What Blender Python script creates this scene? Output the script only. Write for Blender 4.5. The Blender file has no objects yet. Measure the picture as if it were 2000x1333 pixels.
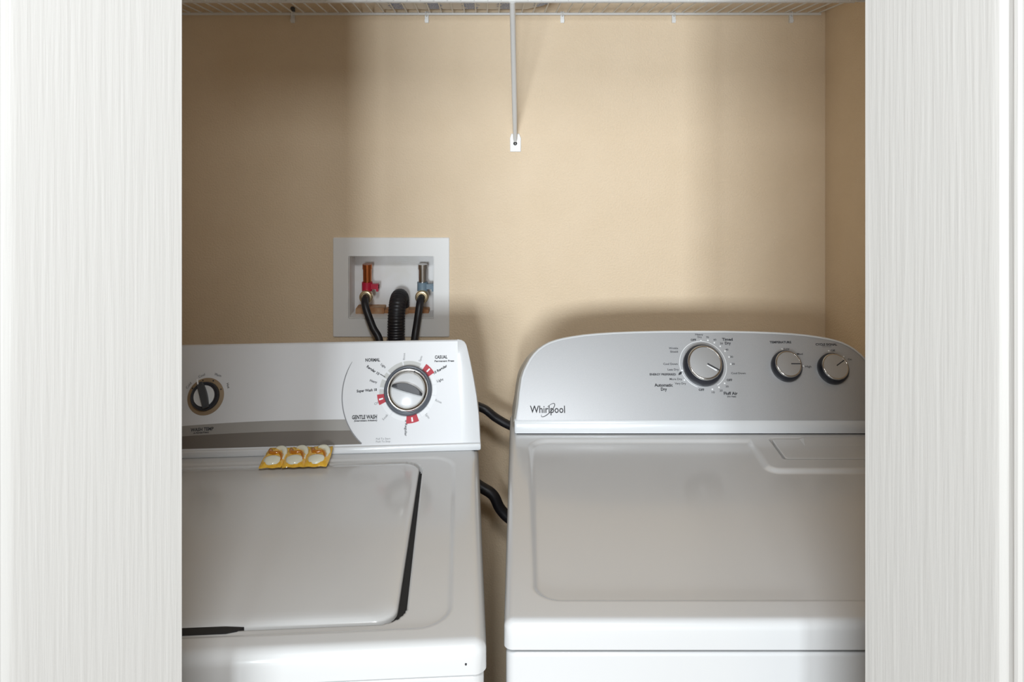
import bpy, bmesh, math, random
import numpy as np
from mathutils import Vector, Matrix

random.seed(7)
sc = bpy.context.scene
col = sc.collection
R = math.radians

# ------------------------------------------------------------------ camera
cam = bpy.data.cameras.new('camera')
cam.lens = 29.48
cam.sensor_width = 36
cam.shift_x = -0.0075
cam.shift_y = -0.24325
cam.clip_start = 0.02
camo = bpy.data.objects.new('camera', cam)
camo.location = (0, 0, 1.6)
camo.rotation_euler = (R(90), 0, 0)
col.objects.link(camo)
sc.camera = camo

# ------------------------------------------------------------------ light
w = bpy.data.worlds.new('world')
sc.world = w
w.use_nodes = True
w.node_tree.nodes['Background'].inputs[0].default_value = (1.0, 0.95, 0.88, 1)
w.node_tree.nodes['Background'].inputs[1].default_value = 0.39


def area(name, loc, target, sx, sy, power, color):
    l = bpy.data.lights.new(name, 'AREA')
    l.shape = 'RECTANGLE'
    l.size, l.size_y = sx, sy
    l.energy = power
    l.color = color
    o = bpy.data.objects.new(name, l)
    o.location = loc
    o.rotation_euler = (Vector(target) - Vector(loc)).to_track_quat('-Z', 'Y').to_euler()
    col.objects.link(o)
    return o


area('window_light', (-0.12, -5.0, 1.60), (0.05, 2.0, 1.2), 0.42, 1.0, 138, (0.86, 0.94, 1.0))
area('window_light', (-0.78, -5.0, 1.60), (0.05, 2.0, 1.2), 0.70, 1.0, 108, (0.86, 0.94, 1.0))
area('window_light', (-1.60, -5.0, 1.60), (0.05, 2.0, 1.2), 0.80, 1.0, 95, (0.86, 0.94, 1.0))
area('deck_fill_light', (0.0, -0.25, 2.42), (0.0, -0.25, 0), 0.35, 0.35, 30, (0.93, 0.97, 1.0))  # added overhead fill that brightens the machine tops, no fitting there

sc.view_settings.view_transform = 'Standard'
sc.view_settings.look = 'None'
sc.view_settings.gamma = 1
sc.view_settings.use_curve_mapping = False
sc.view_settings.exposure = 0.08


# ------------------------------------------------------------------ materials
def mat(name, color, rough=0.5, metal=0.0, coat=0.0, bump=None, noise=None, spec=0.5, trans=0.0, alpha=1.0):
    m = bpy.data.materials.new(name)
    m.use_nodes = True
    nt = m.node_tree
    b = nt.nodes['Principled BSDF']
    b.inputs['Base Color'].default_value = (*color, 1)
    b.inputs['Roughness'].default_value = rough
    b.inputs['Metallic'].default_value = metal
    b.inputs['Specular IOR Level'].default_value = spec
    b.inputs['Coat Weight'].default_value = coat
    b.inputs['Coat Roughness'].default_value = 0.12
    b.inputs['Transmission Weight'].default_value = trans
    b.inputs['Alpha'].default_value = alpha
    tc = nt.nodes.new('ShaderNodeTexCoord')
    if bump or noise:
        mp = nt.nodes.new('ShaderNodeMapping')
        nt.links.new(tc.outputs['Object'], mp.inputs['Vector'])
    if noise:                                   # (scale, colour2, low, high)
        n = nt.nodes.new('ShaderNodeTexNoise')
        n.inputs['Scale'].default_value = noise[0]
        n.inputs['Detail'].default_value = 4
        r = nt.nodes.new('ShaderNodeValToRGB')
        r.color_ramp.elements[0].position = noise[2]
        r.color_ramp.elements[1].position = noise[3]
        r.color_ramp.elements[0].color = (*color, 1)
        r.color_ramp.elements[1].color = (*noise[1], 1)
        nt.links.new(mp.outputs[0], n.inputs['Vector'])
        nt.links.new(n.outputs['Fac'], r.inputs[0])
        nt.links.new(r.outputs[0], b.inputs['Base Color'])
    if bump:                                    # (scale, strength, distance, (sx,sy,sz))
        mp2 = nt.nodes.new('ShaderNodeMapping')
        mp2.inputs['Scale'].default_value = bump[3]
        nt.links.new(tc.outputs['Object'], mp2.inputs['Vector'])
        n2 = nt.nodes.new('ShaderNodeTexNoise')
        n2.inputs['Scale'].default_value = bump[0]
        n2.inputs['Detail'].default_value = 3
        bp = nt.nodes.new('ShaderNodeBump')
        bp.inputs['Strength'].default_value = bump[1]
        bp.inputs['Distance'].default_value = bump[2]
        nt.links.new(mp2.outputs[0], n2.inputs['Vector'])
        nt.links.new(n2.outputs['Fac'], bp.inputs['Height'])
        nt.links.new(bp.outputs[0], b.inputs['Normal'])
    return m


ISO = (1, 1, 1)
M = dict(
    wall=mat('beige_paint', (0.82, 0.655, 0.465), 0.6, bump=(230, 0.6, 0.002, ISO), noise=(9, (0.79, 0.625, 0.435), 0.3, 0.7)),
    ceil=mat('ceiling_paint', (0.75, 0.73, 0.70), 0.9, bump=(200, 0.3, 0.002, ISO)),
    floor=mat('floor_tile', (0.30, 0.22, 0.15), 0.5, noise=(6, (0.22, 0.16, 0.11), 0.3, 0.7)),
    door=mat('white_woodgrain', (0.475, 0.46, 0.437), 0.5, bump=(15, 0.42, 0.0018, (13, 13, 0.45))),
    enamel=mat('white_enamel', (0.64, 0.64, 0.64), 0.22, coat=0.5),
    enamel2=mat('washer_enamel', (0.64, 0.64, 0.635), 0.22, coat=0.5, noise=(3, (0.63, 0.63, 0.63), 0.4, 0.7)),
    plastic=mat('white_plastic', (0.69, 0.70, 0.71), 0.25, coat=0.3),
    cream=mat('cream_plastic', (0.62, 0.60, 0.55), 0.4),
    silver=mat('silver_paint', (0.47, 0.475, 0.485), 0.38, metal=0.35, noise=(900, (0.43, 0.435, 0.445), 0.3, 0.7)),
    facew=mat('console_white', (0.66, 0.665, 0.68), 0.35),
    band=mat('grey_band', (0.30, 0.285, 0.265), 0.5),
    band2=mat('taupe_band', (0.14, 0.12, 0.10), 0.5),
    ink=mat('ink', (0.025, 0.025, 0.03), 0.6),
    inkg=mat('grey_ink', (0.22, 0.22, 0.23), 0.6),
    white=mat('white_print', (0.85, 0.85, 0.85), 0.5),
    red=mat('red_print', (0.44, 0.004, 0.022), 0.5),
    offw=mat('soft_white_print', (0.73, 0.735, 0.745), 0.4),
    lgrey=mat('light_grey_print', (0.52, 0.52, 0.50), 0.5),
    dark=mat('dark_knob', (0.014, 0.015, 0.022), 0.35),
    slate=mat('slate_ring', (0.09, 0.10, 0.12), 0.3),
    grip=mat('grip_grey', (0.045, 0.048, 0.055), 0.4),
    chrome=mat('chrome', (0.62, 0.60, 0.57), 0.16, metal=1.0),
    tan=mat('tan_reflection_ring', (0.30, 0.215, 0.13), 0.4, metal=0.25),  # chrome ring with its tan reflection put into the colour
    knobcap=mat('brushed_cap', (0.50, 0.505, 0.51), 0.3, metal=0.6),
    black=mat('black_rubber', (0.012, 0.012, 0.016), 0.42),
    shade_seam=mat('gap_shade_and_seam', (0.015, 0.015, 0.016), 0.7),  # black for shade in the lid gap and finger recess, also dark seams
    abs=mat('box_plastic', (0.86, 0.855, 0.845), 0.4),
    absd=mat('box_plastic_aged', (0.86, 0.85, 0.84), 0.5, noise=(18, (0.80, 0.78, 0.74), 0.5, 0.75)),
    copper=mat('copper', (0.55, 0.17, 0.06), 0.25, metal=1.0),
    steel=mat('steel_pipe', (0.60, 0.57, 0.54), 0.2, metal=1.0),
    brass=mat('brass', (0.75, 0.60, 0.38), 0.3, metal=0.9),
    redh=mat('red_handle', (0.45, 0.01, 0.04), 0.35),
    blueh=mat('blue_handle', (0.17, 0.24, 0.30), 0.4),
    rust=mat('rust_stain', (0.38, 0.17, 0.07), 0.8, noise=(40, (0.50, 0.33, 0.20), 0.35, 0.7)),
    hgrey=mat('grey_cuff', (0.22, 0.20, 0.19), 0.6),
    wire=mat('white_vinyl', (0.80, 0.795, 0.78), 0.35),
    screw=mat('screw_metal', (0.10, 0.10, 0.10), 0.35, metal=0.8),
    film=mat('amber_film', (0.80, 0.42, 0.03), 0.12, coat=1.0, noise=(160, (0.85, 0.55, 0.08), 0.3, 0.7)),
    gelw=mat('white_gel', (0.80, 0.80, 0.66), 0.12, coat=1.0),
    gelo=mat('orange_gel', (0.50, 0.17, 0.01), 0.12, coat=1.0),
)


def quilt_material():
    m = bpy.data.materials.new('blue_print_cloth')
    m.use_nodes = True
    nt = m.node_tree
    b = nt.nodes['Principled BSDF']
    b.inputs['Roughness'].default_value = 0.9
    tc = nt.nodes.new('ShaderNodeTexCoord')
    sx = nt.nodes.new('ShaderNodeSeparateXYZ')
    nt.links.new(tc.outputs['Object'], sx.inputs[0])
    n = nt.nodes.new('ShaderNodeTexNoise')
    n.inputs['Scale'].default_value = 60
    nt.links.new(tc.outputs['Object'], n.inputs['Vector'])

    def mth(op, a, bb):
        q = nt.nodes.new('ShaderNodeMath')
        q.operation = op
        for i, v in enumerate((a, bb)):
            if isinstance(v, (int, float)):
                q.inputs[i].default_value = v
            else:
                nt.links.new(v, q.inputs[i])
        return q.outputs[0]
    nx = mth('MULTIPLY', mth('SUBTRACT', n.outputs['Fac'], 0.5), 0.045)
    x = mth('ADD', sx.outputs['X'], nx)
    f = mth('FRACT', mth('DIVIDE', mth('ADD', x, 0.262), 0.087), 0)
    stripe = mth('LESS_THAN', f, 0.36)
    gate = mth('GREATER_THAN', sx.outputs['X'], -0.285)
    on = mth('MULTIPLY', stripe, gate)
    sp = nt.nodes.new('ShaderNodeTexNoise')
    sp.inputs['Scale'].default_value = 420
    nt.links.new(tc.outputs['Object'], sp.inputs['Vector'])
    speck = mth('MULTIPLY', mth('LESS_THAN', sp.outputs['Fac'], 0.56), 0.85)
    on2 = mth('MULTIPLY', on, speck)
    mx = nt.nodes.new('ShaderNodeMix')
    mx.data_type = 'RGBA'
    mx.inputs[6].default_value = (0.88, 0.86, 0.83, 1)
    mx.inputs[7].default_value = (0.24, 0.33, 0.58, 1)
    nt.links.new(on2, mx.inputs[0])
    nt.links.new(mx.outputs[2], b.inputs['Base Color'])
    return m


M['quilt'] = quilt_material()


# ------------------------------------------------------------------ helpers
def tag(o, label=None, cat=None, group=None, kind=None):
    for k, v in (('label', label), ('category', cat), ('group', group), ('kind', kind)):
        if v:
            o[k] = v
    return o


def empty(name, loc=(0, 0, 0), rz=0.0, parent=None):
    o = bpy.data.objects.new(name, None)
    o.empty_display_size = 0.05
    o.location = loc
    o.rotation_euler = (0, 0, rz)
    if parent:
        o.parent = parent
    col.objects.link(o)
    return o


def link(name, verts, faces, m, parent=None, smooth=40, wn=False):
    me = bpy.data.meshes.new(name)
    me.from_pydata([tuple(v) for v in verts], [], [tuple(f) for f in faces])
    me.materials.append(m)
    bm = bmesh.new()
    bm.from_mesh(me)
    bmesh.ops.recalc_face_normals(bm, faces=bm.faces)
    bm.to_mesh(me)
    bm.free()
    return finish(name, me, parent, smooth, wn)


def finish(name, me, parent=None, smooth=40, wn=False):
    if smooth:
        me.polygons.foreach_set('use_smooth', [True] * len(me.polygons))
        if smooth < 180:
            me.set_sharp_from_angle(angle=R(smooth))
    me.update()
    o = bpy.data.objects.new(name, me)
    if parent:
        o.parent = parent
    col.objects.link(o)
    if wn:
        md = o.modifiers.new('normals', 'WEIGHTED_NORMAL')
        md.keep_sharp = True
        md.weight = 100
    return o


class G:
    """collects geometry; becomes one mesh object"""

    def __init__(s):
        s.v, s.f = [], []

    def add(s, v, f):
        b = len(s.v)
        s.v += [Vector(p) for p in v]
        s.f += [tuple(i + b for i in q) for q in f]
        return s

    def box(s, a, b):
        x0, y0, z0 = a
        x1, y1, z1 = b
        v = [(x, y, z) for z in (z0, z1) for y in (y0, y1) for x in (x0, x1)]
        return s.add(v, [(0, 2, 3, 1), (4, 5, 7, 6), (0, 1, 5, 4), (2, 6, 7, 3), (0, 4, 6, 2), (1, 3, 7, 5)])

    def tube(s, pts, r, n=8, caps=True, ridged=None):
        pts = [Vector(p) for p in pts]
        rs = r if isinstance(r, (list, tuple)) else [r] * len(pts)
        up = None
        rings = []
        for i, p in enumerate(pts):
            a = pts[max(i - 1, 0)]
            c = pts[min(i + 1, len(pts) - 1)]
            t = (c - a).normalized()
            if up is None:
                up = t.orthogonal().normalized()
            up = (up - t * up.dot(t)).normalized()
            sd = t.cross(up)
            rings.append([p + (up * math.cos(k * 2 * math.pi / n) + sd * math.sin(k * 2 * math.pi / n)) * rs[i] for k in range(n)])
        v = [q for rg in rings for q in rg]
        f = []
        for i in range(len(rings) - 1):
            for k in range(n):
                k2 = (k + 1) % n
                f.append((i * n + k, i * n + k2, (i + 1) * n + k2, (i + 1) * n + k))
        if caps:
            f.append(tuple(range(n))[::-1])
            f.append(tuple((len(rings) - 1) * n + k for k in range(n)))
        return s.add(v, f)

    def build(s, name, m, parent=None, smooth=40, wn=False):
        return link(name, s.v, s.f, m, parent, smooth, wn)


def spline(pts, n=10):
    """Catmull-Rom through pts"""
    P = [Vector(p) for p in pts]
    P = [P[0] * 2 - P[1]] + P + [P[-1] * 2 - P[-2]]
    out = []
    for i in range(1, len(P) - 2):
        for k in range(n):
            t = k / n
            a, b, c, d = P[i - 1], P[i], P[i + 1], P[i + 2]
            out.append(0.5 * ((2 * b) + (c - a) * t + (2 * a - 5 * b + 4 * c - d) * t * t + (3 * b - a - 3 * c + d) * t ** 3))
    out.append(P[-2])
    return out


def rrect(x0, x1, y0, y1, r, n=6):
    """rounded rectangle, counter-clockwise; r may be one radius or four (bl, br, tr, tl)"""
    rr = r if isinstance(r, (list, tuple)) else [r] * 4
    out = []
    for (cx, cy, a0, q) in ((x0, y0, 180, rr[0]), (x1, y0, 270, rr[1]), (x1, y1, 0, rr[2]), (x0, y1, 90, rr[3])):
        ox = cx + (q if cx == x0 else -q)
        oy = cy + (q if cy == y0 else -q)
        for k in range(n + 1):
            a = R(a0 + 90 * k / n)
            out.append((ox + q * math.cos(a), oy + q * math.sin(a)))
    return out


class Frame:
    """a plane in an object's own space: origin, right, up, outward normal"""

    def __init__(s, o, eu, ev):
        s.o, s.eu, s.ev = Vector(o), Vector(eu).normalized(), Vector(ev).normalized()
        s.en = s.eu.cross(s.ev).normalized()

    def p(s, u, v, h=0.0):
        return s.o + s.eu * u + s.ev * v + s.en * h

    def slab(s, g, rings):
        """rings: list of (outline, height); same point counts; first and last capped"""
        n = len(rings[0][0])
        v = [s.p(u, w_, h) for (ol, h) in rings for (u, w_) in ol]
        f = [tuple(range(n))[::-1]]
        for i in range(len(rings) - 1):
            for k in range(n):
                k2 = (k + 1) % n
                f.append((i * n + k, i * n + k2, (i + 1) * n + k2, (i + 1) * n + k))
        f.append(tuple((len(rings) - 1) * n + k for k in range(n)))
        g.add(v, f)
        return g

    def lathe(s, g, cu, cv, prof, n=48):
        v, f = [], []
        for (r, h) in prof:
            for k in range(n):
                a = 2 * math.pi * k / n
                v.append(s.p(cu + max(r, 1e-5) * math.cos(a), cv + max(r, 1e-5) * math.sin(a), h))
        for i in range(len(prof) - 1):
            for k in range(n):
                k2 = (k + 1) % n
                f.append((i * n + k, i * n + k2, (i + 1) * n + k2, (i + 1) * n + k))
        if prof[0][0] > 1e-4 and False:
            f.append(tuple(range(n)))
        f.append(tuple((len(prof) - 1) * n + k for k in range(n)))
        g.add(v, f)
        return g

    def poly(s, g, pts, h=0.0004):
        return s.slab(g, [(pts, 0.00005), (pts, h)])

    def strip(s, g, pts, wd, h=0.0004):
        """ribbon following pts, width wd (number or list)"""
        n = len(pts)
        L, Q = [], []
        for i in range(n):
            a = Vector(pts[max(i - 1, 0)])
            b = Vector(pts[min(i + 1, n - 1)])
            t = (b - a).normalized()
            nn = Vector((-t.y, t.x))
            ww = (wd[i] if isinstance(wd, (list, tuple)) else wd) / 2
            p = Vector(pts[i])
            L.append(tuple(p + nn * ww))
            Q.append(tuple(p - nn * ww))
        v = [s.p(*q, h) for q in L] + [s.p(*q, h) for q in Q]
        f = [(i, i + 1, n + i + 1, n + i) for i in range(n - 1)]
        g.add(v, f)
        return g

    def text(s, g, txt, u, v, height, width=None, rot=0.0, bold=0.0, h=0.0005):
        """printed words: outlines of the built-in font, laid flat on this plane; height = capital height"""
        cu = bpy.data.curves.new('t', 'FONT')
        cu.body = txt
        cu.resolution_u = 2
        cu.offset = bold
        ob = bpy.data.objects.new('t', cu)
        col.objects.link(ob)
        dg = bpy.context.evaluated_depsgraph_get()
        me = bpy.data.meshes.new_from_object(ob.evaluated_get(dg))
        co = [Vector(q.co) for q in me.vertices]
        fs = [tuple(p.vertices) for p in me.polygons]
        bpy.data.objects.remove(ob)
        bpy.data.curves.remove(cu)
        bpy.data.meshes.remove(me)
        if not co:
            return g
        x0, x1 = min(c.x for c in co), max(c.x for c in co)
        cap = 0.70
        sy = height / cap
        sx = (width / (x1 - x0)) if width else sy
        ca, sa = math.cos(R(rot)), math.sin(R(rot))
        out = []
        for c in co:
            a = (c.x - (x0 + x1) / 2) * sx
            b = (c.y - cap / 2) * sy
            out.append(s.p(u + a * ca - b * sa, v + a * sa + b * ca, h))
        g.add(out, fs)
        return g


def arc(cu, cv, r, a0, a1, n=24):
    return [(cu + r * math.cos(R(a0 + (a1 - a0) * k / n)), cv + r * math.sin(R(a0 + (a1 - a0) * k / n))) for k in range(n + 1)]


def sdrect(X, Y, x0, x1, y0, y1, r):
    """signed distance to a rounded rectangle (negative inside)"""
    cx, cy = (x0 + x1) / 2, (y0 + y1) / 2
    qx = np.abs(X - cx) - (x1 - x0) / 2 + r
    qy = np.abs(Y - cy) - (y1 - y0) / 2 + r
    return np.hypot(np.maximum(qx, 0), np.maximum(qy, 0)) + np.minimum(np.maximum(qx, qy), 0) - r


def sstep(e0, e1, x):
    t = np.clip((x - e0) / (e1 - e0), 0, 1)
    return t * t * (3 - 2 * t)


def pressed_top(name, x0, x1, y0, y1, ztop, r, drop, hfun, step, m, parent):
    """pressed-metal top: flat field with a relief hfun(X, Y), edges rolled over with radius r and a skirt"""
    over = [r * math.pi / 2 + drop, r * math.pi / 2 + drop * 0.5, r * math.pi / 2] + [r * math.pi / 2 * k / 8 for k in range(7, 0, -1)]

    def axis(a, b):
        n = max(2, int((b - a) / step))
        core = [a + (b - a) * k / n for k in range(n + 1)]
        e = [(-q, a) for q in over] + [(0, c) for c in core] + [(q, b) for q in over[::-1]]
        return np.array([t[0] for t in e]), np.array([t[1] for t in e])
    ex, cx = axis(x0 + r, x1 - r)
    ey, cy = axis(y0 + r, y1 - r)
    EX, EY = np.meshgrid(ex, ey)
    CX, CY = np.meshgrid(cx, cy)
    hyp = np.hypot(EX, EY)
    d = np.maximum(np.abs(EX), np.abs(EY))
    hyp[hyp == 0] = 1
    a = np.minimum(d / r, math.pi / 2)
    hor = r * np.sin(a)
    X = CX + EX / hyp * hor
    Y = CY + EY / hyp * hor
    Z = ztop - r * (1 - np.cos(a)) - np.maximum(d - r * math.pi / 2, 0)
    Z = Z + np.where(d == 0, hfun(X, Y), 0)
    ny, nx = X.shape
    verts = np.stack([X, Y, Z], -1).reshape(-1, 3)
    idx = np.arange(nx * ny).reshape(ny, nx)
    q = np.stack([idx[:-1, :-1], idx[:-1, 1:], idx[1:, 1:], idx[1:, :-1]], -1).reshape(-1, 4)
    me = bpy.data.meshes.new(name)
    me.vertices.add(len(verts))
    me.vertices.foreach_set('co', verts.astype(np.float32).ravel())
    me.loops.add(q.size)
    me.loops.foreach_set('vertex_index', q.ravel().astype(np.int32))
    me.polygons.add(len(q))
    me.polygons.foreach_set('loop_start', np.arange(0, q.size, 4, dtype=np.int32))
    me.update(calc_edges=True)
    me.validate()
    me.materials.append(m)
    return finish(name, me, parent, 180)


def struct(o):
    o['kind'] = 'structure'
    return o


# ------------------------------------------------------------------ the setting
WY = 2.10            # back wall
XR, XL = 0.765, -0.88
BX0, BX1, BZ0, BZ1 = -0.4295, -0.2128, 1.0321, 1.1910      # recess in the wall for the valve box
g = G()
g.box((XL - .1, WY, 0), (BX0, WY + .1, 2.44))
g.box((BX1, WY, 0), (XR + .1, WY + .1, 2.44))
g.box((BX0, WY, 0), (BX1, WY + .1, BZ0))
g.box((BX0, WY, BZ1), (BX1, WY + .1, 2.44))
struct(g.build('wall_back', M['wall'], smooth=0))
struct(G().box((XR, 0.8801, 0), (XR + .1, WY, 2.44)).build('wall_right', M['wall'], smooth=0))
struct(G().box((XL - .1, 0.8801, 0), (XL, WY, 2.44)).build('wall_left', M['wall'], smooth=0))
g = G()
g.box((-2.2, 0.78, 0), (-.806, 0.88, 2.44))
g.box((XR + .0001, 0.78, 0), (2.2, 0.88, 2.44))
g.box((-.806, 0.78, 2.06), (XR, 0.88, 2.44))
struct(g.build('wall_front', M['ceil'], smooth=0))
struct(G().box((-2.2, -2.6, -.05), (2.2, WY + .1, 0)).build('floor', M['floor'], smooth=0))
struct(G().box((XL - .1, 0.78, 2.44), (XR + .1, WY + .1, 2.50)).build('ceiling', M['ceil'], smooth=0))
# casing of the closet opening
for i, (a, b) in enumerate((((-.876, .765, 0), (-.806, .78, 2.13)), ((XR, .765, 0), (XR + .07, .78, 2.13)), ((-.876, .765, 2.06), (XR + .07, .78, 2.13)))):
    struct(G().box(a, b).build('trim_%d' % (i + 1), M['door'], smooth=0))


def door_leaf(parent, free, knuckle, stile_free, ztop=2.04):
    """moulded leaf between two upright edges given in plan; the moulding starts stile_free from the free edge"""
    a, b = Vector((*free, 0)), Vector((*knuckle, 0))
    L = (b - a).length
    ex = (b - a).normalized()
    nrm = Vector((ex.y, -ex.x, 0))
    if nrm.y > 0:
        nrm = -nrm
    nx = int(L / 0.0028)
    xs = np.linspace(0, L, nx)
    zs = np.concatenate([np.linspace(0.02, 0.14, 6), np.arange(0.145, 0.20, .003), np.linspace(.21, .76, 12), np.arange(.77, .83, .003),
                         np.linspace(.835, .875, 5), np.arange(.88, .94, .003), np.linspace(.95, 1.86, 16), np.arange(1.87, 1.93, .003), np.linspace(1.935, ztop, 5)])
    X, Z = np.meshgrid(xs, zs)
    H = np.zeros_like(X)
    for (z0, z1) in ((0.15, 0.82), (0.885, 1.925)):
        d = -sdrect(X, Z, stile_free, L - .05, z0, z1, 0.004)
        prof_d = [0, .001, .004, .006, .010, .0135, .0165, .020, .026, .034, .05, 9]
        prof_h = [0, -.0004, -.0008, -.0045, -.006, -.0035, -.0032, -.0058, -.0060, -.002, -.001, -.001]
        H += np.where(d > 0, np.interp(d, prof_d, prof_h), 0)
    ny, nxx = X.shape
    T = 0.034
    v = []
    for j in range(ny):
        for i in range(nxx):
            p = a + ex * X[j, i] + nrm * H[j, i]
            v.append((p.x, p.y, Z[j, i]))
    f = [(j * nxx + i, j * nxx + i + 1, (j + 1) * nxx + i + 1, (j + 1) * nxx + i) for j in range(ny - 1) for i in range(nxx - 1)]
    base = len(v)
    for (t, z) in ((0, zs[0]), (L, zs[0]), (L, zs[-1]), (0, zs[-1])):
        p = a + ex * t - nrm * T
        v.append((p.x, p.y, z))
    left = [j * nxx for j in range(ny)]
    right = [j * nxx + nxx - 1 for j in range(ny)]
    bot = list(range(nxx))
    top = [(ny - 1) * nxx + i for i in range(nxx)]
    f.append(tuple(left + [base + 3, base + 0]))
    f.append(tuple(right + [base + 2, base + 1]))
    f.append(tuple(bot + [base + 1, base + 0]))
    f.append(tuple(top + [base + 2, base + 3]))
    f.append((base, base + 1, base + 2, base + 3))
    return link('leaf', v, f, M['door'], parent, smooth=30)


for nm, fx, kx, hx, an, st in (('door_1', -0.3425, -0.571, -0.80, 38, 0.1480), ('door_2', 0.3503, 0.5535, 0.757, 58, 0.1305)):
    r = empty(nm, (0, 0, 0))
    r['kind'] = 'structure'
    ky = 0.85 - abs(kx - fx) * math.tan(R(an))
    door_leaf(r, (fx, 0.85), (kx, ky), st)
    sgn = 1 if kx > 0 else -1
    door_leaf(r, (hx, 0.85 - .004), (kx + sgn * .004, ky), .06)
    g = G()
    for z in (0.25, 1.05, 1.85):
        g.tube([(kx + sgn * .002, ky - .004, z - .04), (kx + sgn * .002, ky - .004, z + .04)], .005, 8)
    g.build('hinge', M['steel'], r)


# ------------------------------------------------------------------ dryer
dr = empty('dryer', (0.368, 1.46, 0))
tag(dr, 'white front-loading dryer with arched silver control panel, right of the washer', 'dryer')
DO = Vector((0.368, 1.46, 0))


def dpart(g_, name, m, parent=dr, **k):
    """geometry written in room coordinates, stored relative to the dryer"""
    g_.v = [p - DO for p in g_.v]
    return g_.build(name, m, parent, **k)


def dryer_relief(X, Y):
    X = X + DO.x
    Y = Y + DO.y
    a = sdrect(X, Y, 0.022, 0.715, 1.140, 1.662, 0.035)
    b = sdrect(X, Y, 0.455, 0.85, 1.530, 1.90, 0.022)
    d = np.maximum(a, -b)
    h = -0.0060 * sstep(0.006, -0.006, d)
    c = sdrect(X, Y, 0.4965, 0.742, 1.5725, 1.669, 0.008)
    h -= 0.007 * (c < 0)
    return h


pressed_top('top_panel', -0.0205 - DO.x, 0.7565 - DO.x, 1.089 - DO.y, 1.806 - DO.y, 0.911, 0.012, 0.024, dryer_relief, 0.0028, M['enamel'], dr)
# cabinet
FZ = Frame((0, 0, 0), (1, 0, 0), (0, 1, 0))
g = G()
ol = lambda i: rrect(-0.018 + i, 0.754 - i, 1.092 + i, 1.803 - i, 0.012)
FZ.slab(g, [(ol(0), 0.02), (ol(0), 0.864), (ol(.0015), 0.868), (ol(.005), 0.8705)])
dpart(g, 'cabinet', M['enamel'], wn=True)
# door on the front, below the view
g = G()
FF = Frame((0.368, 1.092, 0.45), (1, 0, 0), (0, 0, 1))
FF.slab(g, [(rrect(-.27, .27, -.27, .27, .05), 0), (rrect(-.27, .27, -.27, .27, .05), .02), (rrect(-.262, .262, -.262, .262, .045), .028)])
o = dpart(g, 'door', M['enamel'], wn=True)
g = G()
FF.slab(g, [(rrect(-.24, -.215, -.06, .06, .01), .028), (rrect(-.24, -.215, -.06, .06, .01), .036)])
dpart(g, 'handle', M['plastic'], o)
for (x, y) in ((.03, 1.14), (.70, 1.14), (.03, 1.75), (.70, 1.75)):
    g = G()
    FZ.lathe(g, x, y, [(.022, 0), (.022, .012), (.012, .014), (.012, .022)], 16)
    dpart(g, 'foot', M['black'])
# lint screen door
g = G()
for (x0, x1, y0, y1, hh) in ((0.5005, 0.738, 1.577, 1.665, 0.9108),):
    ol = lambda i: rrect(x0 + i, x1 - i, y0 + i, y1 - i, .006)
    FZ.slab(g, [(ol(0), .905), (ol(0), hh - .001), (ol(.0008), hh - .0002), (ol(.002), hh)])
o = dpart(g, 'lint_lid', M['enamel'], wn=True)
g = G()   # sloping finger pull at its back
g.add([(.555, 1.631, .9109), (.735, 1.631, .9109), (.735, 1.664, .9109), (.555, 1.664, .9109), (.562, 1.660, .9150), (.735, 1.660, .9150)],
      [(0, 1, 5, 4), (0, 4, 3), (3, 4, 5, 2), (1, 2, 5)])
dpart(g, 'finger_pull', M['enamel'], o, smooth=0)

# console
T = R(33)
DF = Frame((0, 1.69, 0.9376), (1, 0, 0), (0, math.sin(T), math.cos(T)))
LEFT = [(-.0085, 0.0), (-.0060, .015), (-.0036, .030), (-.001, .055), (.0032, .0836), (.0080, .0985), (.0139, .1105), (.0205, .1225), (.0285, .1332), (.0385, .1430),
        (.0500, .1512), (.0620, .1575), (.0765, .1625), (.0913, .1663), (.1130, .1702), (.1361, .1735), (.165, .1763), (.1996, .1785), (.2455, .1803), (.31, .1817)]
CXD = 0.3725


def arch(ins=0.0, bot=0.0):
    half = [Vector(p) for p in LEFT]
    full = half + [Vector((2 * CXD - p.x, p.y)) for p in reversed(half)]
    n = len(full)
    out = []
    for i, p in enumerate(full):
        a = full[max(i - 1, 0)]
        b = full[min(i + 1, n - 1)]
        t = (b - a).normalized()
        nn = Vector((t.y, -t.x))
        q = p + nn * ins
        if i in (0, n - 1):
            q.y = bot
        out.append((q.x, max(q.y, bot) if ins >= 0 else q.y))
    return out


# shell behind the face: white rim in front, widening towards the back
g = G()
rings = [(arch(.0045), .0035), (arch(.0015), .0038), (arch(0), .002), (arch(-.0005), -.002)]
n = len(rings[0][0])
vv = []
for olr, h in rings:
    vv += [DF.p(u, v, h) for u, v in olr]
ff = []
for i in range(len(rings) - 1):
    for k in range(n - 1):
        ff.append((i * n + k, i * n + k + 1, (i + 1) * n + k + 1, (i + 1) * n + k))
g.add(vv, ff)
dpart(g, 'console_rim', M['plastic'], smooth=60)
g = G()
rA = [DF.p(u, v, -.001) for u, v in arch(.0008)]
rB = [DF.p(u, v, -.010) for u, v in arch(-.004)]
rC = [DF.p(u, v, -.030) for u, v in arch(-.0075)]
rD = [Vector((p.x, 1.806, p.z)) for p in rC]
rA2 = [DF.p(u, v, -.001) for u, v in arch(.004)]
for a_, b_ in ((rA2, rA), (rA, rB), (rB, rC), (rC, rD)):
    g.add(a_ + b_, [(k, k + 1, n + k + 1, n + k) for k in range(n - 1)])
g.add(rD, [tuple(range(n))])
dpart(g, 'console', M['cream'], smooth=60)
# silver face
g = G()
inner = arch(.0040)
DF.slab(g, [(inner, -.002), (inner, .0022)])
face = dpart(g, 'control_panel', M['silver'], smooth=0)
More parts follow.
